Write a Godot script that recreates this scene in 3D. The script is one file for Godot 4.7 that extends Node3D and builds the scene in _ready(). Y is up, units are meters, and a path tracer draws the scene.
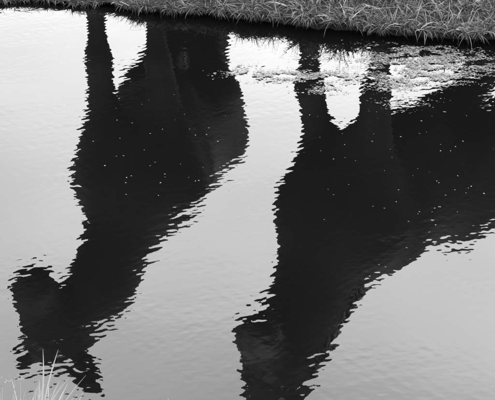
extends Node3D
# A canal edge seen from the near bank: two dark ponies stand on the far bank, above the
# frame, and show upside down in the rippled water.

var rng := RandomNumberGenerator.new()
var noise := FastNoiseLite.new()
var rough := FastNoiseLite.new()

# the far waterline: x and distance from the near side, in metres
const WX := [-60.0, -8.0, -2.0, -1.17, -0.94, -0.71, -0.555, -0.36, -0.175, -0.03, 0.19, 0.456, 0.684, 0.876, 1.1, 2.0, 8.0, 60.0]
const WD := [6.0, 4.7, 4.48, 4.455, 4.445, 4.42, 4.40, 4.335, 4.29, 4.252, 4.185, 4.12, 4.075, 4.05, 4.04, 4.02, 3.9, 3.2]
# far bank, from the bed up over the lip and away: distance inland, height
const TOP_D := [0.0, 0.03, 0.10, 0.30, 0.70, 3.20, 8.0, 60.0, 400.0]
const SLOPE := 0.21                          # the dike rises behind the lip
const TOP_Y := [0.044, 0.054, 0.065, 0.085, 0.115, 0.64, 0.9, 1.2, 1.6]

func lerp_table(xs, ys, x: float) -> float:
	var n = xs.size()
	if x <= xs[0]: return ys[0]
	for i in n - 1:
		if x <= xs[i + 1]:
			var t: float = (x - xs[i]) / (xs[i + 1] - xs[i])
			return lerpf(ys[i], ys[i + 1], t)
	return ys[n - 1]

func far_water(x: float) -> float:
	return lerp_table(WX, WD, x) + 0.018 * rough.get_noise_2d(x * 9.0, 3.0) + 0.010 * rough.get_noise_2d(x * 40.0, 9.0)

func lip_height(x: float) -> float:
	return (0.4 + 0.6 * smoothstep(-0.6, 0.0, x)) * (1.0 + 0.35 * rough.get_noise_2d(x * 14.0, 50.0))

func bank_y(x: float, d: float) -> float:
	var y := lerp_table(TOP_D, TOP_Y, d)
	var k := lip_height(x)
	y *= lerpf(k, 1.0, smoothstep(0.1, 0.65, d))
	y += 0.012 * rough.get_noise_2d(x * 12.0, d * 12.0) * smoothstep(0.02, 0.2, d) * (1.0 - smoothstep(0.45, 0.65, d))
	return y

func near_y(x: float, e: float) -> float:   # e: metres inland from the near waterline
	return lerp_table([0.0, 0.03, 0.10, 0.5, 3.0, 20.0, 400.0], [0.0, 0.07, 0.10, 0.13, 0.16, 0.25, 1.0], e) + 0.008 * rough.get_noise_2d(x * 11.0, e * 11.0 + 30.0) * smoothstep(0.03, 0.2, e)

func near_water(x: float) -> float:
	return 1.86 + 0.02 * rough.get_noise_2d(x * 7.0, 90.0)

# ---------------------------------------------------------------- helpers
func grey(v: float) -> Color:               # linear base colour to the sRGB that albedo takes
	return Color(v, v, v).linear_to_srgb()

func mat(v: float, r: float, vertex := false, spec := 0.5) -> StandardMaterial3D:
	var m := StandardMaterial3D.new()
	m.albedo_color = Color.WHITE if vertex else grey(v)
	m.vertex_color_use_as_albedo = vertex
	m.roughness = r
	m.metallic_specular = spec
	m.cull_mode = BaseMaterial3D.CULL_DISABLED
	return m

func noise_normal(freq: float, strength: float, seed_: int, size := 512) -> NoiseTexture2D:
	var t := NoiseTexture2D.new()
	t.width = size; t.height = size; t.seamless = true
	t.as_normal_map = true; t.bump_strength = strength
	var n := FastNoiseLite.new(); n.seed = seed_; n.frequency = freq
	t.noise = n
	return t

func noise_tone(freq: float, a: float, b: float, seed_: int, size := 512) -> NoiseTexture2D:
	var t := NoiseTexture2D.new()
	t.width = size; t.height = size; t.seamless = true
	var n := FastNoiseLite.new(); n.seed = seed_; n.frequency = freq; n.fractal_octaves = 5
	t.noise = n
	var g := Gradient.new()
	g.set_color(0, grey(a)); g.set_color(1, grey(b))
	t.color_ramp = g
	return t

class Bag:
	var v := PackedVector3Array()
	var n := PackedVector3Array()
	var c := PackedColorArray()
	var i := PackedInt32Array()
	func quad(a: int, b: int, d: int, e: int):
		i.append_array([a, b, d, a, d, e])

func commit(b: Bag, called: String, m: Material, parent: Node) -> MeshInstance3D:
	var arr := []
	arr.resize(Mesh.ARRAY_MAX)
	arr[Mesh.ARRAY_VERTEX] = b.v
	arr[Mesh.ARRAY_NORMAL] = b.n
	if b.c.size() == b.v.size(): arr[Mesh.ARRAY_COLOR] = b.c
	arr[Mesh.ARRAY_INDEX] = b.i
	var am := ArrayMesh.new()
	am.add_surface_from_arrays(Mesh.PRIMITIVE_TRIANGLES, arr)
	am.surface_set_material(0, m)
	var o := MeshInstance3D.new()
	o.name = called
	o.mesh = am
	o.cast_shadow = GeometryInstance3D.SHADOW_CASTING_SETTING_ON
	parent.add_child(o, true)
	return o

func smooth_normals(b: Bag):
	b.n.resize(b.v.size())
	b.n.fill(Vector3.ZERO)
	for k in range(0, b.i.size(), 3):
		var p := b.v[b.i[k]]; var q := b.v[b.i[k + 1]]; var r := b.v[b.i[k + 2]]
		var f := (r - p).cross(q - p)
		b.n[b.i[k]] += f; b.n[b.i[k + 1]] += f; b.n[b.i[k + 2]] += f
	for k in b.n.size():
		b.n[k] = b.n[k].normalized()

func tag(o: Node, label: String, category: String, group := "", kind := ""):
	if label: o.set_meta("label", label)
	if category: o.set_meta("category", category)
	if group: o.set_meta("group", group)
	if kind: o.set_meta("kind", kind)

# a blade or a lock of hair: a bent, slightly folded ribbon that tapers to its tip
func blade(b: Bag, p: Vector3, dir: Vector3, length: float, width: float, droop: float, col: Color, segs := 4, face := 0.0):
	var d := dir.normalized()
	var side := d.cross(Vector3(cos(face), 0.15, sin(face))).normalized()
	if side.length() < 0.5: side = Vector3.RIGHT
	var at := p
	var step := length / segs
	var base := b.v.size()
	for s in segs + 1:
		var t := float(s) / segs
		var w := width * 0.5 * (1.0 - pow(t, 1.8)) * (0.65 + 0.35 * minf(1.0, t * 4.0))
		var nn := side.cross(d).normalized()
		if s < segs:
			b.v.append(at - side * w); b.v.append(at + nn * w * 0.35); b.v.append(at + side * w)
			b.n.append((nn - side * 0.35).normalized()); b.n.append(nn); b.n.append((nn + side * 0.35).normalized())
			b.c.append(col); b.c.append(col); b.c.append(col)
		else:
			b.v.append(at); b.n.append(nn); b.c.append(col)
		d = (d + Vector3(0, -droop / segs * (0.4 + 1.2 * t), 0)).normalized()
		at += d * step
	for s in segs - 1:
		var q := base + s * 3
		b.quad(q, q + 3, q + 4, q + 1)
		b.quad(q + 1, q + 4, q + 5, q + 2)
	var e := base + (segs - 1) * 3
	b.i.append_array([e, e + 3, e + 1, e + 1, e + 3, e + 2])

func lock(b: Bag, p: Vector3, dir: Vector3, length: float, radius: float, droop: float):
	var tone := rng.randf_range(0.014, 0.03)
	var pts := []; var rad := []
	var d := dir.normalized()
	for k in 7:
		var t := k / 6.0
		pts.append(p); rad.append(radius * (1.0 - 0.85 * t * t) * (0.7 if k == 0 else 1.0))
		p += d * length / 6.0
		d = (d + Vector3(0, -droop / 6.0, 0)).normalized()
	tube(b, pts, rad, Color(tone, tone, tone), 5)

func tube(b: Bag, pts: Array, rad: Array, col: Color, sides := 6):
	var base := b.v.size()
	for k in pts.size():
		var d: Vector3 = (pts[mini(k + 1, pts.size() - 1)] - pts[maxi(k - 1, 0)]).normalized()
		var u := d.cross(Vector3(0.31, 0.2, 0.93)).normalized()
		var w := d.cross(u)
		for s in sides:
			var a := TAU * s / sides
			var o := u * cos(a) + w * sin(a)
			b.v.append(pts[k] + o * rad[k]); b.n.append(o); b.c.append(col)
	for k in pts.size() - 1:
		for s in sides:
			var s2 := (s + 1) % sides
			b.quad(base + k * sides + s, base + (k + 1) * sides + s, base + (k + 1) * sides + s2, base + k * sides + s2)

# ---------------------------------------------------------------- water
func axis(lo: float, hi: float, step: float, out_lo: float, out_hi: float) -> PackedFloat32Array:
	var left := []
	var s := step
	var x := lo
	while x > out_lo:
		s *= 1.35
		x = maxf(x - s, out_lo)
		left.push_front(x)
	var r := PackedFloat32Array(left)
	x = lo
	while x < hi - step * 0.5:
		r.append(x); x += step
	s = step
	r.append(hi)
	x = hi
	while x < out_hi:
		s *= 1.35
		x = minf(x + s, out_hi)
		r.append(x)
	return r

func build_water():
	var comp := []       # kx, kz, phase, slope
	rng.seed = 41
	var waves := [[0.017, 0.0040, 8], [0.024, 0.0058, 10], [0.034, 0.0044, 8], [0.06, 0.0020, 5], [0.13, 0.0017, 4], [0.3, 0.002, 3], [0.7, 0.002, 2]]
	for w in waves:
		for k in w[2]:
			var lam: float = w[0] * rng.randf_range(0.6, 1.5)
			var a := rng.randf_range(-1.0, 1.0)
			var kk := TAU / lam
			comp.append([kk * sin(a), kk * cos(a), rng.randf() * TAU, w[1] / sqrt(w[2]) * 1.4])
	var nc := comp.size()
	var kx := PackedFloat32Array(); var kz := PackedFloat32Array(); var ph := PackedFloat32Array(); var sl := PackedFloat32Array(); var kl := PackedFloat32Array()
	for c in comp:
		kx.append(c[0]); kz.append(c[1]); ph.append(c[2]); sl.append(c[3]); kl.append(sqrt(c[0] * c[0] + c[1] * c[1]))
	var xs := axis(-1.3, 1.3, 0.0045, -60.0, 60.0)
	var zs := axis(-4.55, -1.85, 0.0033, -8.0, -1.2)
	var b := Bag.new()
	var nx := xs.size(); var nz := zs.size()
	b.v.resize(nx * nz); b.n.resize(nx * nz)
	var q := 0
	for j in nz:
		var z := zs[j]
		for i in nx:
			var x := xs[i]
			var fade := (1.0 - smoothstep(1.5, 2.2, absf(x))) * (1.0 - smoothstep(4.7, 5.2, -z)) * smoothstep(1.4, 1.75, -z)
			var y := 0.0; var gx := 0.0; var gz := 0.0
			if fade > 0.0:
				var amp := fade * maxf(0.16, 0.72 + 0.95 * noise.get_noise_2d(x * 1.6, z * 2.6) + 0.75 * noise.get_noise_2d(x * 5.0 + 20.0, z * 9.0))
				for k in nc:
					var t := kx[k] * x + kz[k] * z + ph[k]
					var s := sl[k]
					y += s / kl[k] * sin(t)
					var c := s / kl[k] * cos(t)
					gx += c * kx[k]; gz += c * kz[k]
				y *= amp; gx *= amp; gz *= amp
			b.v[q] = Vector3(x, y, z)
			b.n[q] = Vector3(-gx, 1.0, -gz).normalized()
			q += 1
	b.i.resize((nx - 1) * (nz - 1) * 6)
	var w := 0
	for j in nz - 1:
		for i in nx - 1:
			var a := j * nx + i
			b.i[w] = a; b.i[w + 1] = a + 1; b.i[w + 2] = a + nx + 1
			b.i[w + 3] = a; b.i[w + 4] = a + nx + 1; b.i[w + 5] = a + nx
			w += 6
	var m := mat(0.0009, 0.0, false, 0.354)
	var o := commit(b, "water", m, self)
	tag(o, "dark still canal water with fine ripples mirroring two ponies and pale sky", "water", "", "structure")

# ---------------------------------------------------------------- banks
func build_banks():
	var m := mat(0.03, 0.95)
	m.albedo_texture = noise_tone(0.02, 0.45, 1.0, 5)
	m.albedo_color = grey(0.008)
	m.normal_enabled = true; m.normal_texture = noise_normal(0.03, 8.0, 6); m.normal_scale = 1.2
	m.uv1_triplanar = true; m.uv1_world_triplanar = true; m.uv1_scale = Vector3(2.3, 2.3, 2.3)
	m.metallic_specular = 0.2
	# far bank with an undercut face below the lip
	var under := [[-0.6, -0.6], [0.0, -0.25], [0.03, -0.06], [0.036, 0.0], [0.038, 0.014], [0.026, 0.028], [0.006, 0.037]]
	var tops := [0.0, 0.012, 0.03, 0.06, 0.10, 0.15, 0.2, 0.26, 0.33, 0.42, 0.55, 0.7, 0.9, 1.1, 1.4, 2.0, 3.2, 5.0, 8.0, 14.0, 25.0, 60.0, 150.0, 400.0]
	var xs := axis(-1.6, 1.6, 0.02, -400.0, 400.0)
	var b := Bag.new()
	var rows := under.size() + tops.size()
	for x in xs:
		var dw := far_water(x)
		var k := lip_height(x)
		for u in under:
			var jag: float = 0.022 * rough.get_noise_2d(x * 60.0, u[1] * 900.0)
			b.v.append(Vector3(x, u[1] * (k if u[1] > 0.0 else 1.0), -(dw + u[0] + jag)))
		for d in tops:
			b.v.append(Vector3(x, bank_y(x, d), -(dw + d)))
	for i in xs.size() - 1:
		for r in rows - 1:
			var a := i * rows + r
			b.quad(a, a + 1, a + rows + 1, a + rows)
	smooth_normals(b)
	var o := commit(b, "far_bank", m, self)
	tag(o, "undercut earth bank and grassy field across the water", "bank", "", "structure")
	# near bank
	b = Bag.new()
	var es := [-0.5, -0.1, 0.0, 0.015, 0.03, 0.06, 0.10, 0.2, 0.35, 0.6, 1.0, 2.0, 4.0, 10.0, 30.0, 100.0, 400.0]
	for x in xs:
		for e in es:
			b.v.append(Vector3(x, (near_y(x, e) if e > 0.0 else e * 1.2), -(near_water(x) - e)))
	rows = es.size()
	for i in xs.size() - 1:
		for r in rows - 1:
			var a := i * rows + r
			b.quad(a, a + rows, a + rows + 1, a + 1)
	smooth_normals(b)
	o = commit(b, "near_bank", m, self)
	tag(o, "low grassy near bank below the lower edge of the view", "bank", "", "structure")

func build_grass():
	var m := mat(0.1, 0.55, true, 0.35)
	m.backlight = Color(0.25, 0.25, 0.25)
	var b := Bag.new()
	rng.seed = 77
	for k in 46000:
		var x := rng.randf_range(-1.5, 1.7)
		var d := rng.randf_range(-0.004, 1.0)
		if k % 4 != 0: d = absf(d) * 0.5
		if k % 7 == 0: d = rng.randf_range(-0.006, 0.015)
		var lush := smoothstep(-0.75, 0.35, x + 0.25 * noise.get_noise_2d(x * 3.0, d * 3.0))
		var clump := noise.get_noise_2d(x * 13.0, d * 13.0 + 40.0)
		if rng.randf() > 0.5 + clump * 1.3 + 0.15 * lush + (0.8 * noise.get_noise_2d(x * 5.0, 33.0) if d < 0.03 else 0.0): continue
		var base := Vector3(x, bank_y(x, maxf(d, 0.0)) - 0.004, -(far_water(x) + d))
		var len := rng.randf_range(0.02, 0.075) * (0.4 + 0.65 * lush) * (1.0 + 0.9 * clump)
		if rng.randf() < 0.03: len *= 1.7
		var az := noise.get_noise_2d(x * 7.0 + 9.0, d * 7.0) * 6.0 + rng.randfn() * 1.5
		var lean := rng.randf_range(0.2, 2.2)
		var dir := Vector3(cos(az) * lean, 1.0, sin(az) * lean + (0.35 if d < 0.08 else 0.15))
		var tone := rng.randf_range(0.014, 0.068) * (0.45 + 0.6 * lush)
		if rng.randf() < 0.12: tone = rng.randf_range(0.06, 0.12)
		if rng.randf() < 0.35: tone *= 0.35
		var droop := rng.randf_range(0.2, 2.2)
		blade(b, base, dir, len, rng.randf_range(0.0016, 0.0048) * (0.7 + 0.4 * lush), droop, Color(tone, tone, tone), 4, rng.randf() * TAU)
	for k in 30000:         # short matted undergrowth
		var x := rng.randf_range(-1.5, 1.7)
		var d := rng.randf_range(0.0, 0.55)
		var az := rng.randf() * TAU
		var lush := smoothstep(-0.75, 0.35, x)
		var tone := rng.randf_range(0.003, 0.026) * (0.4 + 0.6 * lush)
		blade(b, Vector3(x, bank_y(x, d) - 0.003, -(far_water(x) + d)), Vector3(cos(az), rng.randf_range(0.2, 1.0), sin(az)), rng.randf_range(0.012, 0.032), rng.randf_range(0.0015, 0.0036), rng.randf_range(0.3, 1.5), Color(tone, tone, tone), 2, rng.randf() * TAU)
	for k in 110:           # pale dead straws lying in the grass
		var x := rng.randf_range(-1.3, 1.4) if k % 3 == 0 else rng.randf_range(-1.2, -0.2)
		var d := rng.randf_range(0.0, 0.2)
		var tone := rng.randf_range(0.04, 0.10)
		blade(b, Vector3(x, bank_y(x, d) + rng.randf_range(0.004, 0.02), -(far_water(x) + d)), Vector3(1.0 if rng.randf() < 0.7 else -1.0, rng.randf_range(0.0, 0.25), rng.randf_range(-0.5, 0.5)), rng.randf_range(0.05, 0.16), rng.randf_range(0.0014, 0.003), rng.randf_range(0.0, 0.5), Color(tone, tone, tone), 5, rng.randf() * TAU)
	for k in 3800:          # dead blades and roots that hang over the lip
		var x := rng.randf_range(-1.5, 1.7)
		if rng.randf() > 0.5 + 1.6 * noise.get_noise_2d(x * 9.0, 70.0): continue
		var tone := rng.randf_range(0.006, 0.028)
		if rng.randf() < 0.05: tone = rng.randf_range(0.04, 0.09)
		var dd := rng.randf_range(-0.004, 0.015)
		blade(b, Vector3(x, bank_y(x, maxf(dd, 0.0)) - 0.003, -(far_water(x) + dd)), Vector3(rng.randfn() * 0.8, rng.randf_range(-0.3, 0.5), rng.randf_range(0.2, 1.0)), rng.randf_range(0.015, 0.05), rng.randf_range(0.002, 0.005), rng.randf_range(0.8, 2.6), Color(tone, tone, tone), 4, rng.randf() * TAU)
	for k in 32000:         # the field beside and behind, out of the frame
		var x := rng.randf_range(-4.5, 4.5)
		var d := rng.randf_range(0.0, 4.2)
		if d < 0.8 and x > -1.5 and x < 1.7: continue
		var az := rng.randf() * TAU
		var tone := rng.randf_range(0.035, 0.09)
		blade(b, Vector3(x, bank_y(x, d) - 0.004, -(far_water(x) + d)), Vector3(cos(az) * 0.6, 1.0, sin(az) * 0.6), rng.randf_range(0.04, 0.11), 0.006, 1.0, Color(tone, tone, tone), 3, rng.randf() * TAU)
	var o := commit(b, "bank_grass", m, self)
	tag(o, "short tangled grass covering the far bank along the waterline", "grass", "", "stuff")
	b = Bag.new()
	for k in 6000:
		var x := rng.randf_range(-1.6, 1.6)
		var e := rng.randf_range(0.02, 1.2)
		var az := rng.randf() * TAU
		var tone := rng.randf_range(0.05, 0.13)
		blade(b, Vector3(x, near_y(x, e) - 0.004, -(near_water(x) - e)), Vector3(cos(az) * 0.8, 1.0, sin(az) * 0.8), rng.randf_range(0.02, 0.045), 0.004, 1.0, Color(tone, tone, tone), 3, rng.randf() * TAU)
	o = commit(b, "near_grass", m, self)
	tag(o, "short grass growing on the near bank", "grass", "", "stuff")

# ---------------------------------------------------------------- ponies
# a bone: start, end, start radius, end radius, sideways squeeze
func pony_bones(p: Dictionary) -> Array:
	var bones := []
	var add := func(a: Vector3, c: Vector3, ra: float, rc: float, sq := 1.0): bones.append([a, c, ra, rc, sq])
	add.call(Vector3(0, 1.05, 0.28), Vector3(0, 1.03, -0.34), 0.335, 0.32, 1.12)      # barrel
	add.call(Vector3(0, 1.04, 0.40), Vector3(0, 1.08, 0.15), 0.25, 0.31, 0.98)        # chest
	add.call(Vector3(0, 0.86, 0.40), Vector3(0, 0.81, -0.12), 0.15, 0.17)              # brisket
	add.call(Vector3(0, 1.29, 0.24), Vector3(0, 1.27, -0.10), 0.11, 0.10, 1.2)        # withers
	add.call(Vector3(0, 1.15, -0.40), Vector3(0, 1.15, -0.68), 0.29, 0.25, p.hips)       # croup
	for s in [-1.0, 1.0]:
		var f: Vector3 = p.fore_left if s < 0.0 else p.fore_right      # shift of the foot
		var h: Vector3 = p.hind_left if s < 0.0 else p.hind_right
		add.call(Vector3(s * 0.17, 1.08, -0.60), Vector3(s * 0.18, 0.84, -0.52), 0.19, 0.145)
		var hock := Vector3(s * 0.145, 0.50, -0.80) + h * 0.6
		var hf := Vector3(s * 0.14, 0.16, -0.76) + h
		add.call(Vector3(s * 0.18, 0.84, -0.52), hock, 0.135, 0.07)
		add.call(hock + Vector3(0, 0.03, -0.02), hf, 0.064, 0.045)
		add.call(hf, Vector3(hf.x, 0.035, hf.z + 0.05), 0.045, 0.055)
		add.call(Vector3(s * 0.18, 1.10, 0.34), Vector3(s * 0.165, 0.84, 0.30), 0.16, 0.095)
		var knee := Vector3(s * 0.145, 0.44, 0.36) + f * 0.6
		var ff := Vector3(s * 0.14, 0.15, 0.34) + f
		add.call(Vector3(s * 0.165, 0.80, 0.31), knee, 0.080, 0.050)
		add.call(knee, ff, 0.047, 0.036)
		if s > 0.0: add.call(Vector3(-0.05, 0.82, 0.36), knee + Vector3(-0.01, 0.14, 0), 0.11, 0.045)
		add.call(ff, Vector3(ff.x, 0.035, ff.z + 0.05), 0.040, 0.056)
	# neck and head, bent about the neck's root
	var root := Vector3(0, 1.14, 0.38)
	var np := func(v: Vector3, t: float) -> Vector3:
		var r: Vector3 = (v - root).rotated(Vector3.RIGHT, p.neck_dip * t)
		return root + r.rotated(Vector3.UP, p.neck_turn * t)
	var poll: Vector3 = np.call(Vector3(0, 1.80 + p.raise, 0.78 + p.reach), 1.0)
	var mid: Vector3 = np.call(Vector3(0, 1.48, 0.60 + 0.4 * p.reach), 0.6)
	add.call(root, mid, 0.25, 0.18, 1.25)
	add.call(mid, poll, 0.18, 0.125, 1.25)
	add.call(Vector3(0, 1.24, 0.30), np.call(Vector3(0, 1.62, 0.60), 0.6), 0.14, 0.10, 1.4)
	# head: its own pitch (down from level) and turn
	var hd := Vector3(0, -sin(p.head_pitch), cos(p.head_pitch)).rotated(Vector3.UP, p.head_turn)
	var up := Vector3(0, cos(p.head_pitch), sin(p.head_pitch)).rotated(Vector3.UP, p.head_turn)
	var right := Vector3.RIGHT.rotated(Vector3.UP, p.head_turn)
	p.poll = poll; p.hd = hd; p.up = up; p.right = right; p.mid = mid
	var z: float = p.head_size
	add.call(poll, poll + hd * 0.16 - up * 0.03, 0.115 * z, 0.118 * z)                          # skull
	add.call(poll + hd * 0.05 - up * 0.08, poll + hd * 0.20 - up * 0.10, 0.10 * z, 0.085 * z)   # jaw
	add.call(poll + hd * 0.16 - up * 0.02, poll + hd * 0.44 - up * 0.06, 0.098 * z, 0.066 * z)  # nose
	add.call(poll + hd * 0.20 - up * 0.10, poll + hd * 0.44 - up * 0.10, 0.07 * z, 0.055 * z)   # lower jaw
	add.call(poll + hd * 0.44 - up * 0.06 - right * 0.02, poll + hd * 0.50 - up * 0.08 + right * 0.02, 0.068 * z, 0.066 * z)  # muzzle
	for s in [-1.0, 1.0]:
		var e0: Vector3 = poll + right * s * 0.075 + up * 0.05 - hd * 0.02
		var e1: Vector3 = e0 + up * 0.05 - hd * 0.07 + right * s * 0.07 * p.ear_out
		add.call(e0, e1, 0.042, 0.036)
		add.call(e1, e1 + up * 0.02 - hd * 0.07 + right * s * 0.05 * p.ear_out, 0.036, 0.010)
	for q in bones:
		q[0] = on_slope(q[0], p); q[1] = on_slope(q[1], p)
	p.poll = on_slope(p.poll, p); p.mid = on_slope(p.mid, p)
	return bones

func on_slope(v: Vector3, p: Dictionary) -> Vector3:   # the pony stands with its hind feet higher up the dike
	if v.z < 0.0: v.z *= p.length
	return v + Vector3(0, -SLOPE * (minf(v.z, 0.35) * cos(p.turn) + v.x * sin(p.turn)), 0)

func mesh_bones(bones: Array, cell: float, shade: Callable) -> Bag:
	var lo := Vector3.INF; var hi := -Vector3.INF
	for q in bones:
		for s in 2:
			var r: float = q[2 + s] + 0.08
			lo = lo.min(q[s] - Vector3.ONE * r); hi = hi.max(q[s] + Vector3.ONE * r)
	lo.y = -0.06
	var nx := int((hi.x - lo.x) / cell) + 2
	var ny := int((hi.y - lo.y) / cell) + 2
	var nz := int((hi.z - lo.z) / cell) + 2
	var field := PackedFloat32Array()
	field.resize(nx * ny * nz)
	var sharp := 38.0
	for q in bones:
		var a: Vector3 = q[0]; var c: Vector3 = q[1]; var ra: float = q[2]; var rc: float = q[3]; var sq: float = q[4]
		var rr := maxf(ra, rc) + 0.09
		var l := ((a.min(c) - Vector3.ONE * rr - lo) / cell).max(Vector3.ZERO)
		var h := ((a.max(c) + Vector3.ONE * rr - lo) / cell).min(Vector3(nx - 1, ny - 1, nz - 1))
		var ax := Vector3(a.x * sq, a.y, a.z)
		var ab := Vector3(c.x * sq, c.y, c.z) - ax
		var inv := 1.0 / maxf(ab.length_squared(), 1e-6)
		for k in range(int(l.z), int(h.z) + 1):
			for j in range(int(l.y), int(h.y) + 1):
				var row := (k * ny + j) * nx
				for i in range(int(l.x), int(h.x) + 1):
					var v := Vector3((lo.x + i * cell) * sq, lo.y + j * cell, lo.z + k * cell) - ax
					var t := clampf(v.dot(ab) * inv, 0.0, 1.0)
					var d := (v - ab * t).length() - ra - (rc - ra) * t
					if d < 0.09: field[row + i] += exp(-sharp * d)
	var b := Bag.new()
	var ids := PackedInt32Array()
	ids.resize(nx * ny * nz); ids.fill(-1)
	var off := [0, 1, nx, nx + 1, nx * ny, nx * ny + 1, nx * ny + nx, nx * ny + nx + 1]
	var edges := [[0, 1], [2, 3], [4, 5], [6, 7], [0, 2], [1, 3], [4, 6], [5, 7], [0, 4], [1, 5], [2, 6], [3, 7]]
	for k in nz - 1:
		for j in ny - 1:
			for i in nx - 1:
				var at := (k * ny + j) * nx + i
				var n := 0
				for o in off:
					if field[at + o] >= 1.0: n += 1
				if n == 0 or n == 8: continue
				var sum := Vector3.ZERO; var cnt := 0
				for e in edges:
					var f0 := field[at + off[e[0]]]; var f1 := field[at + off[e[1]]]
					if (f0 >= 1.0) == (f1 >= 1.0): continue
					var d0 := log(maxf(f0, 0.02)); var d1 := log(maxf(f1, 0.02))
					var t := d0 / (d0 - d1)
					var p0 := Vector3(e[0] & 1, (e[0] >> 1) & 1, e[0] >> 2); var p1 := Vector3(e[1] & 1, (e[1] >> 1) & 1, e[1] >> 2)
					sum += p0.lerp(p1, t); cnt += 1
				ids[at] = b.v.size()
				b.v.append(lo + (Vector3(i, j, k) + sum / cnt) * cell)
	for k in range(1, nz - 1):
		for j in range(1, ny - 1):
			for i in range(1, nx - 1):
				var at := (k * ny + j) * nx + i
				var in0 := field[at] >= 1.0
				for ax in 3:
					var st: int = [1, nx, nx * ny][ax]
					var in1 := field[at + st] >= 1.0
					if in0 == in1: continue
					var u: int = [nx, nx * ny, 1][ax]; var w: int = [nx * ny, 1, nx][ax]
					var q0 := ids[at - u - w]; var q1 := ids[at - w]; var q2 := ids[at]; var q3 := ids[at - u]
					if q0 < 0 or q1 < 0 or q2 < 0 or q3 < 0: continue
					if in0: b.quad(q0, q3, q2, q1)
					else: b.quad(q0, q1, q2, q3)
	smooth_normals(b)
	for v in b.v:
		var s: float = shade.call(v)
		b.c.append(Color(s, s, s))
	return b

func build_pony(p: Dictionary, at: Vector3, turn: float, scale_: float, label: String):
	var root := Node3D.new()
	root.name = "pony"
	add_child(root, true)
	root.position = at
	root.rotation.y = -turn
	root.scale = Vector3.ONE * scale_
	tag(root, label, "horse", "ponies standing on the far bank")
	p.turn = turn
	var bones := pony_bones(p)
	var coat := mat(0.03, 0.8, true, 0.2)
	coat.normal_enabled = true; coat.normal_texture = noise_normal(0.08, 6.0, 21, 256); coat.normal_scale = 0.7
	coat.uv1_triplanar = true; coat.uv1_scale = Vector3(7, 2.5, 5)
	var muzzle: Vector3 = p.poll + p.hd * 0.46 - p.up * 0.06
	var cheek: Vector3 = p.poll + p.hd * 0.26 - p.up * 0.03
	var pale: float = p.pale
	var shade := func(v: Vector3) -> float:
		var s := 0.017 + 0.008 * noise.get_noise_3d(v.x * 9.0, v.y * 9.0, v.z * 9.0)
		if v.y + SLOPE * (v.z * cos(p.turn) + v.x * sin(p.turn)) < 0.075: s = 0.05
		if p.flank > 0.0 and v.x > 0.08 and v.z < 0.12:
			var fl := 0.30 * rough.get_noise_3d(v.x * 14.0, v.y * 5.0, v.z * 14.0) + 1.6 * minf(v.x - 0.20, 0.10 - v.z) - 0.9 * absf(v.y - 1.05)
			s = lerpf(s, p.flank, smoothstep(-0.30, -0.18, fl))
		if pale > 0.0:
			var d := minf((v - muzzle).length() - 0.105, (v - cheek).length() - 0.095) + 0.05 * rough.get_noise_3d(v.x * 30.0, v.y * 30.0, v.z * 30.0)
			s = lerpf(s, pale, 1.0 - smoothstep(-0.03, 0.03, d))
		return s
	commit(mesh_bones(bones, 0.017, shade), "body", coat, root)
	var hair := mat(0.02, 0.5, true, 0.4)
	# mane along the crest, in solid locks that fall to either side
	var b := Bag.new()
	var crest0 := on_slope(Vector3(0, 1.42, 0.24), p)
	var midtop: Vector3 = p.mid + Vector3(0, 0.15, -0.13)
	var polltop: Vector3 = p.poll + p.up * 0.09 - p.hd * 0.09
	for k in 260:
		var t := rng.randf()
		var c := crest0.lerp(midtop, t).lerp(midtop.lerp(polltop, t), t)
		var sd := -1.0 if rng.randf() < p.mane_left else 1.0
		lock(b, c + Vector3(sd * 0.01, -0.02, 0), Vector3(sd * rng.randf_range(0.5, 1.0), rng.randf_range(0.15, 0.6), rng.randf_range(-0.3, 0.1)), rng.randf_range(0.14, 0.26), 0.016, 5.0)
	commit(b, "mane", hair, root)
	b = Bag.new()
	for k in 26:
		var o: Vector3 = p.poll + p.up * 0.08 - p.hd * 0.05 + p.right * rng.randf_range(-0.05, 0.05)
		lock(b, o, p.hd * rng.randf_range(0.2, 0.9) + p.up * rng.randf_range(0.2, 0.5) + p.right * rng.randf_range(-0.5, 0.5), rng.randf_range(0.14, 0.24), 0.02, 2.2)
	commit(b, "forelock", hair, root)
	b = Bag.new()
	for k in 60:
		lock(b, on_slope(Vector3(0, 0, -0.9), p) + Vector3(rng.randf_range(-0.03, 0.03), 1.22 + rng.randf_range(-0.05, 0.05), 0.0), Vector3(rng.randf_range(-0.22, 0.06), 0.1, -0.45), rng.randf_range(0.75, 1.0), 0.028, 4.5)
	commit(b, "tail", hair, root)
	var em := mat(0.01, 0.1)
	for s in [-1.0, 1.0]:
		b = Bag.new()
		var e: Vector3 = p.poll + p.hd * 0.15 + p.right * s * 0.098 + p.up * 0.025
		tube(b, [e - p.hd * 0.018, e - p.hd * 0.012, e, e + p.hd * 0.012, e + p.hd * 0.018], [0.002, 0.014, 0.019, 0.014, 0.002], Color(0.01, 0.01, 0.01), 10)
		commit(b, "eye", em, root)

func pony_spot(x: float, z: float) -> Vector3:
	return Vector3(x, bank_y(x, -z - far_water(x)), z)

# ---------------------------------------------------------------- floating bits
const CAM_H := 1.8
const CAM_PITCH := 31.085
const CAM_FOV := 18.3

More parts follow.
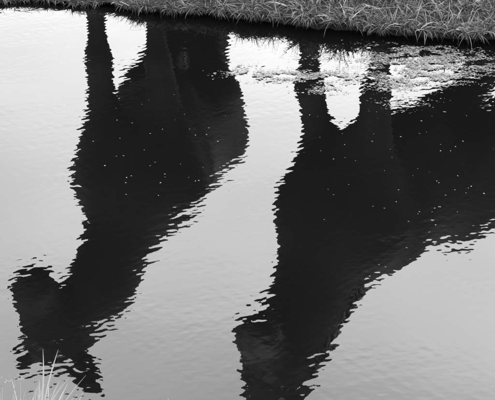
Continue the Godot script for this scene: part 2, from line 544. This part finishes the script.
func flake(b: Bag, c: Vector3, l: float, w: float, az: float, tone: float, tilt: float):
	var u := Vector3(cos(az), rng.randf_range(-tilt, tilt), sin(az)).normalized()
	var v := Vector3(-sin(az), rng.randf_range(-tilt, tilt), cos(az)).normalized()
	var n := v.cross(u).normalized()
	if n.y < 0.0: n = -n
	var base := b.v.size()
	var k := 6
	b.v.append(c + n * w * 0.12); b.n.append(n); b.c.append(Color(tone, tone, tone))
	for s in k:
		var a := TAU * s / k
		var r := rng.randf_range(0.75, 1.1)
		b.v.append(c + u * cos(a) * l * 0.5 * r + v * sin(a) * w * 0.5 * r); b.n.append((n + (u * cos(a) + v * sin(a)) * 0.25).normalized()); b.c.append(Color(tone, tone, tone))
	for s in k:
		b.i.append_array([base, base + 1 + s, base + 1 + (s + 1) % k])

func build_floating():
	rng.seed = 12
	var m := mat(0.1, 0.6, true, 0.3)
	var b := Bag.new()
	var patches := [   # drifts of weed on the water: centre x and z, half width, half depth (metres), bits
		[0.59, -3.92, 0.19, 0.123, 7800], [0.26, -3.79, 0.13, 0.063, 1500], [0.10, -3.79, 0.15, 0.039, 2100], [0.51, -3.75, 0.13, 0.077, 2300], [0.65, -3.79, 0.11, 0.070, 2200],
		[0.25, -3.68, 0.07, 0.030, 450], [-0.01, -3.83, 0.06, 0.055, 420], [0.51, -3.58, 0.10, 0.050, 260], [0.80, -3.87, 0.05, 0.097, 800], [0.34, -3.94, 0.12, 0.033, 350]]
	for p in patches:
		for k in p[4]:
			var g := Vector2(rng.randfn() * 0.55, rng.randfn() * 0.55)
			var c := Vector3(p[0] + g.x * p[2], 0.0, p[1] + g.y * p[3])
			if -c.z > far_water(c.x) - 0.04: continue      # the bank itself
			if noise.get_noise_2d(c.x * 9.0, c.z * 16.0) < -0.12: continue
			c.y = 0.0022 + rng.randf() * 0.002
			var l := 0.0028 + 0.0075 * pow(rng.randf(), 2.0)
			var tone := rng.randf_range(0.022, 0.062)
			if rng.randf() < 0.04: l *= 2.6
			if rng.randf() < 0.2: tone = rng.randf_range(0.06, 0.10)
			flake(b, c, l, l * rng.randf_range(0.22, 0.55), rng.randf_range(-0.6, 0.6) + (PI if rng.randf() < 0.5 else 0.0), tone, 0.14)
	var o := commit(b, "floating_weed", m, self)
	tag(o, "mat of small floating weed bits near the far bank", "weed", "", "stuff")
	# pale seeds scattered over the dark reflections, each a thing of its own
	var spots := [   # x and z on the water
		Vector2(-0.50, -3.46), Vector2(-0.47, -3.33), Vector2(-0.41, -3.47), Vector2(-0.24, -3.65), Vector2(-0.34, -3.58), Vector2(-0.32, -3.61), Vector2(-0.30, -3.38), Vector2(-0.20, -3.51), Vector2(-0.18, -3.41), Vector2(-0.39, -3.35), Vector2(-0.37, -3.24), Vector2(-0.35, -3.11), Vector2(-0.35, -3.08), Vector2(-0.24, -3.13), Vector2(-0.25, -3.08), Vector2(-0.17, -3.11), Vector2(-0.15, -3.09), Vector2(-0.09, -3.33), Vector2(-0.16, -3.37), Vector2(-0.07, -3.50), Vector2(-0.42, -3.18), Vector2(0.17, -3.26), Vector2(0.32, -3.21), Vector2(0.38, -3.33), Vector2(0.29, -3.07), Vector2(0.43, -3.04), Vector2(0.53, -3.14), Vector2(0.58, -3.27), Vector2(0.61, -3.27), Vector2(0.48, -3.12), Vector2(0.55, -3.08), Vector2(0.56, -3.01), Vector2(0.61, -3.12), Vector2(0.63, -3.05), Vector2(0.64, -3.06), Vector2(0.59, -3.04), Vector2(0.79, -3.57), Vector2(0.67, -3.02), Vector2(0.47, -3.36), Vector2(0.53, -3.38), Vector2(0.43, -3.28), Vector2(0.40, -3.15), Vector2(0.22, -3.27), Vector2(0.74, -3.28), Vector2(0.35, -2.95), Vector2(0.38, -2.94), Vector2(0.52, -2.94), Vector2(0.51, -2.92), Vector2(0.21, -2.88), Vector2(0.58, -2.92), Vector2(0.47, -2.91), Vector2(0.42, -2.74), Vector2(0.34, -2.66)]
	for k in 46:
		spots.append(Vector2(rng.randf_range(0.14, 0.71), rng.randf_range(-3.51, -2.85)) if k % 3 else Vector2(rng.randf_range(-0.47, -0.10), rng.randf_range(-3.54, -2.99)))
	var sm := mat(0.17, 0.7, true, 0.3)
	for s in spots:
		b = Bag.new()
		var l := rng.randf_range(0.0025, 0.0065)
		flake(b, Vector3.ZERO, l, l * rng.randf_range(0.5, 0.8), rng.randf() * PI, rng.randf_range(0.01, 0.07), 0.1)
		o = commit(b, "floating_seed", sm, self)
		o.position = Vector3(s.x, 0.0012, s.y)
		if s.x < 0.0: tag(o, "tiny pale seed floating on the reflection of the left pony", "seed", "seeds on the left reflection")
		else: tag(o, "tiny pale seed floating on the reflection of the right pony", "seed", "seeds on the right reflection")

func build_near_tufts():
	rng.seed = 5
	var m := mat(0.15, 0.6, true, 0.3)
	m.backlight = Color(0.3, 0.3, 0.3)
	var t := Node3D.new()
	t.name = "dry_grass_tuft"
	add_child(t)
	t.position = Vector3(-0.43, near_y(-0.43, 0.02), -1.84)
	tag(t, "bleached dry grass tuft at the lower left on the near bank", "grass tuft")
	var tips := [   # root across the bank, tip in metres, width, tone
		[-0.43, Vector3(-0.415, 0.242, -2.0), 0.0038, 0.062], [-0.425, Vector3(-0.384, 0.240, -2.0), 0.0038, 0.062]]
	for k in 20:
		tips.append([rng.randf_range(-0.455, -0.41), Vector3(rng.randf_range(-0.43, -0.335), rng.randf_range(0.105, 0.15), rng.randf_range(-2.05, -1.97)), rng.randf_range(0.0022, 0.004), rng.randf_range(0.035, 0.075)])
	for k in 26:
		tips.append([rng.randf_range(-0.455, -0.415), Vector3(rng.randf_range(-0.46, -0.395), rng.randf_range(0.115, 0.172), rng.randf_range(-2.0, -1.95)), rng.randf_range(0.0025, 0.0045), rng.randf_range(0.025, 0.065)])
	for k in 44:       # the tangle at the heart of the tuft
		var hx := rng.randf_range(-0.47, -0.405)
		tips.append([hx, Vector3(hx + rng.randfn() * 0.035, rng.randf_range(0.10, 0.155), rng.randf_range(-2.03, -1.94)), rng.randf_range(0.002, 0.0042), rng.randf_range(0.04, 0.085)])
	for k in 14:
		tips.append([rng.randf_range(-0.53, -0.46), Vector3(rng.randf_range(-0.53, -0.455), rng.randf_range(0.11, 0.18), rng.randf_range(-2.0, -1.95)), rng.randf_range(0.0018, 0.0032), rng.randf_range(0.02, 0.045)])
	var fan := 0
	for q in tips:
		fan += 1
		var p0 := Vector3(q[0], 0.0, -1.835 + rng.randf_range(-0.012, 0.012))
		p0.y = near_y(p0.x, 0.03) - 0.01
		var p2: Vector3 = q[1]
		var ctrl := p0.lerp(p2, 0.55) + Vector3(rng.randf_range(-0.022, 0.022), rng.randf_range(0.015, 0.055) if fan > 2 else 0.006, 0.0)
		if fan > 2 and fan <= 22: ctrl = p0.lerp(p2, 0.2) + Vector3(0, 0.075, 0)
		var b := Bag.new()
		var wide: float = q[2] * (1.0 if fan <= 2 else 0.7); var tone: float = q[3]
		var nn := Vector3(rng.randf_range(-0.4, 0.4), 0.5, 1.0).normalized()
		for k in 9:
			var u := k / 8.0
			var c := p0.lerp(ctrl, u).lerp(ctrl.lerp(p2, u), u) - t.position
			var d := (p0.lerp(ctrl, u).direction_to(ctrl.lerp(p2, u)))
			var sd := d.cross(nn).normalized()
			var w := wide * 0.5 * (1.0 - pow(u, 5.0 if fan <= 2 else 2.5) * 0.9)
			var n2 := sd.cross(d).normalized()
			b.v.append(c - sd * w); b.v.append(c + n2 * w * 0.4); b.v.append(c + sd * w)
			b.n.append((n2 - sd * 0.35).normalized()); b.n.append(n2); b.n.append((n2 + sd * 0.35).normalized())
			for e in 3: b.c.append(Color(tone, tone, tone))
		for k in 8:
			b.quad(k * 3, k * 3 + 3, k * 3 + 4, k * 3 + 1)
			b.quad(k * 3 + 1, k * 3 + 4, k * 3 + 5, k * 3 + 2)
		commit(b, "blade", m, t)
	for q in [Vector3(-0.475, 0.18, -1.98), Vector3(-0.50, 0.17, -1.98), Vector3(-0.46, 0.188, -1.97)]:
		var b := Bag.new()
		var root := Vector3(q.x + 0.01, near_y(q.x, 0.03) - 0.01, -1.83)
		tube(b, [root - t.position, root.lerp(q, 0.5) + Vector3(0, 0.015, 0) - t.position, q - t.position], [0.0012, 0.0009, 0.0006], Color(0.05, 0.05, 0.05), 5)
		commit(b, "stem", m, t)
		b = Bag.new()
		for k in 16:
			flake(b, q - t.position + Vector3(rng.randfn(), rng.randfn() * 1.2, rng.randfn()) * 0.005, 0.005, 0.0022, rng.randf() * TAU, rng.randf_range(0.035, 0.06), 1.2)
		commit(b, "seed_head", m, t)
	var b2 := Bag.new()
	var base := Vector3(-0.165, near_y(-0.165, 0.03) - 0.01, -1.83)
	tube(b2, [Vector3.ZERO, Vector3(0.002, 0.02, -0.08), Vector3(0.0, 0.052, -0.17)], [0.0018, 0.0014, 0.0004], Color(0.06, 0.06, 0.06), 5)
	var o := commit(b2, "grass_stalk", m, self)
	o.position = base
	tag(o, "single short grass tip poking up at the bottom edge right of tuft", "grass stalk")

func cloud_cover() -> ImageTexture:      # thin even cloud, a little brighter towards the veiled sun
	var img := Image.create(512, 256, false, Image.FORMAT_RGBA8)
	var n := FastNoiseLite.new(); n.seed = 2453; n.frequency = 1.0; n.fractal_octaves = 5
	var to_sun := Vector3(0.62, 0.62, -0.48).normalized()
	for j in 256:
		var el := PI * (0.5 - (j + 0.5) / 256.0)
		for i in 512:
			var az := TAU * (i + 0.5) / 512.0
			var d := Vector3(sin(az) * cos(el), sin(el), -cos(az) * cos(el))
			var v := 0.17 + 0.34 * n.get_noise_3d(d.x * 2.2, d.y * 5.0, d.z * 2.2)
			v += 0.34 * pow(maxf(0.0, d.dot(to_sun)), 4.0)
			img.set_pixel(i, j, Color(grey(clampf(v, 0.0, 1.0)), 1.0))
	return ImageTexture.create_from_image(img)

func _ready():
	noise.seed = 3; noise.frequency = 1.0
	rough.seed = 8; rough.frequency = 0.5; rough.fractal_octaves = 3
	# camera, sky, sun, exposure
	var cam := Camera3D.new()
	cam.name = "camera"
	cam.position = Vector3(0, CAM_H, 0)
	cam.rotation_degrees = Vector3(-CAM_PITCH, 0, 0)
	cam.fov = CAM_FOV
	cam.near = 0.05; cam.far = 1500.0
	add_child(cam)
	cam.current = true
	var sky_m := ProceduralSkyMaterial.new()
	sky_m.sky_top_color = grey(0.9)
	sky_m.sky_horizon_color = grey(0.42)
	sky_m.sky_curve = 0.6
	sky_m.ground_horizon_color = grey(0.12)
	sky_m.ground_bottom_color = grey(0.05)
	sky_m.sky_energy_multiplier = 1.0
	sky_m.sun_angle_max = 1.0
	sky_m.sky_cover = cloud_cover()
	sky_m.sky_cover_modulate = Color(1, 1, 1)
	var sky := Sky.new()
	sky.sky_material = sky_m
	var env := Environment.new()
	env.background_mode = Environment.BG_SKY
	env.sky = sky
	env.tonemap_mode = Environment.TONE_MAPPER_LINEAR
	env.tonemap_exposure = 11.2
	env.sdfgi_enabled = true; env.ssao_enabled = true; env.ssil_enabled = true
	var we := WorldEnvironment.new()
	we.name = "world_environment"
	we.environment = env
	add_child(we)
	var sun := DirectionalLight3D.new()
	sun.name = "sun"
	sun.light_energy = 0.16
	sun.light_angular_distance = 15.0
	sun.shadow_enabled = true
	add_child(sun)
	sun.look_at_from_position(Vector3(0.62, 1.7, -0.48) * 4.0, Vector3.ZERO)
	build_water()
	print("water")
	build_banks()
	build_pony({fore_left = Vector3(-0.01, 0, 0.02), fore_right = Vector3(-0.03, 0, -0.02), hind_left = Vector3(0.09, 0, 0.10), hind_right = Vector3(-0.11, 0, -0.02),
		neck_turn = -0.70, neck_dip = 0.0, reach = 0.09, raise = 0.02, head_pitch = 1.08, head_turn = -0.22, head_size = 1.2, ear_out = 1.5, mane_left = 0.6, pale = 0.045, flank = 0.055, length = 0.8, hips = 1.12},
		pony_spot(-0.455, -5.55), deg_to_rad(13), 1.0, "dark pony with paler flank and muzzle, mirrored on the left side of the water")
	build_pony({fore_left = Vector3(0, 0, 0.10), fore_right = Vector3(0, 0, -0.06), hind_left = Vector3(0, 0, -0.15), hind_right = Vector3(0, 0, 0.02),
		neck_turn = 0.12, neck_dip = -0.02, reach = 0.02, raise = 0.0, head_pitch = 1.02, head_turn = 0.32, head_size = 1.1, ear_out = 0.5, mane_left = 0.6, pale = 0.10, flank = 0.0, length = 1.1, hips = 1.0},
		pony_spot(0.70, -5.2), deg_to_rad(47), 1.04, "black pony with grey patch on its face, mirrored on the right side of the water")
	print("ponies")
	build_grass()
	build_floating()
	build_near_tufts()
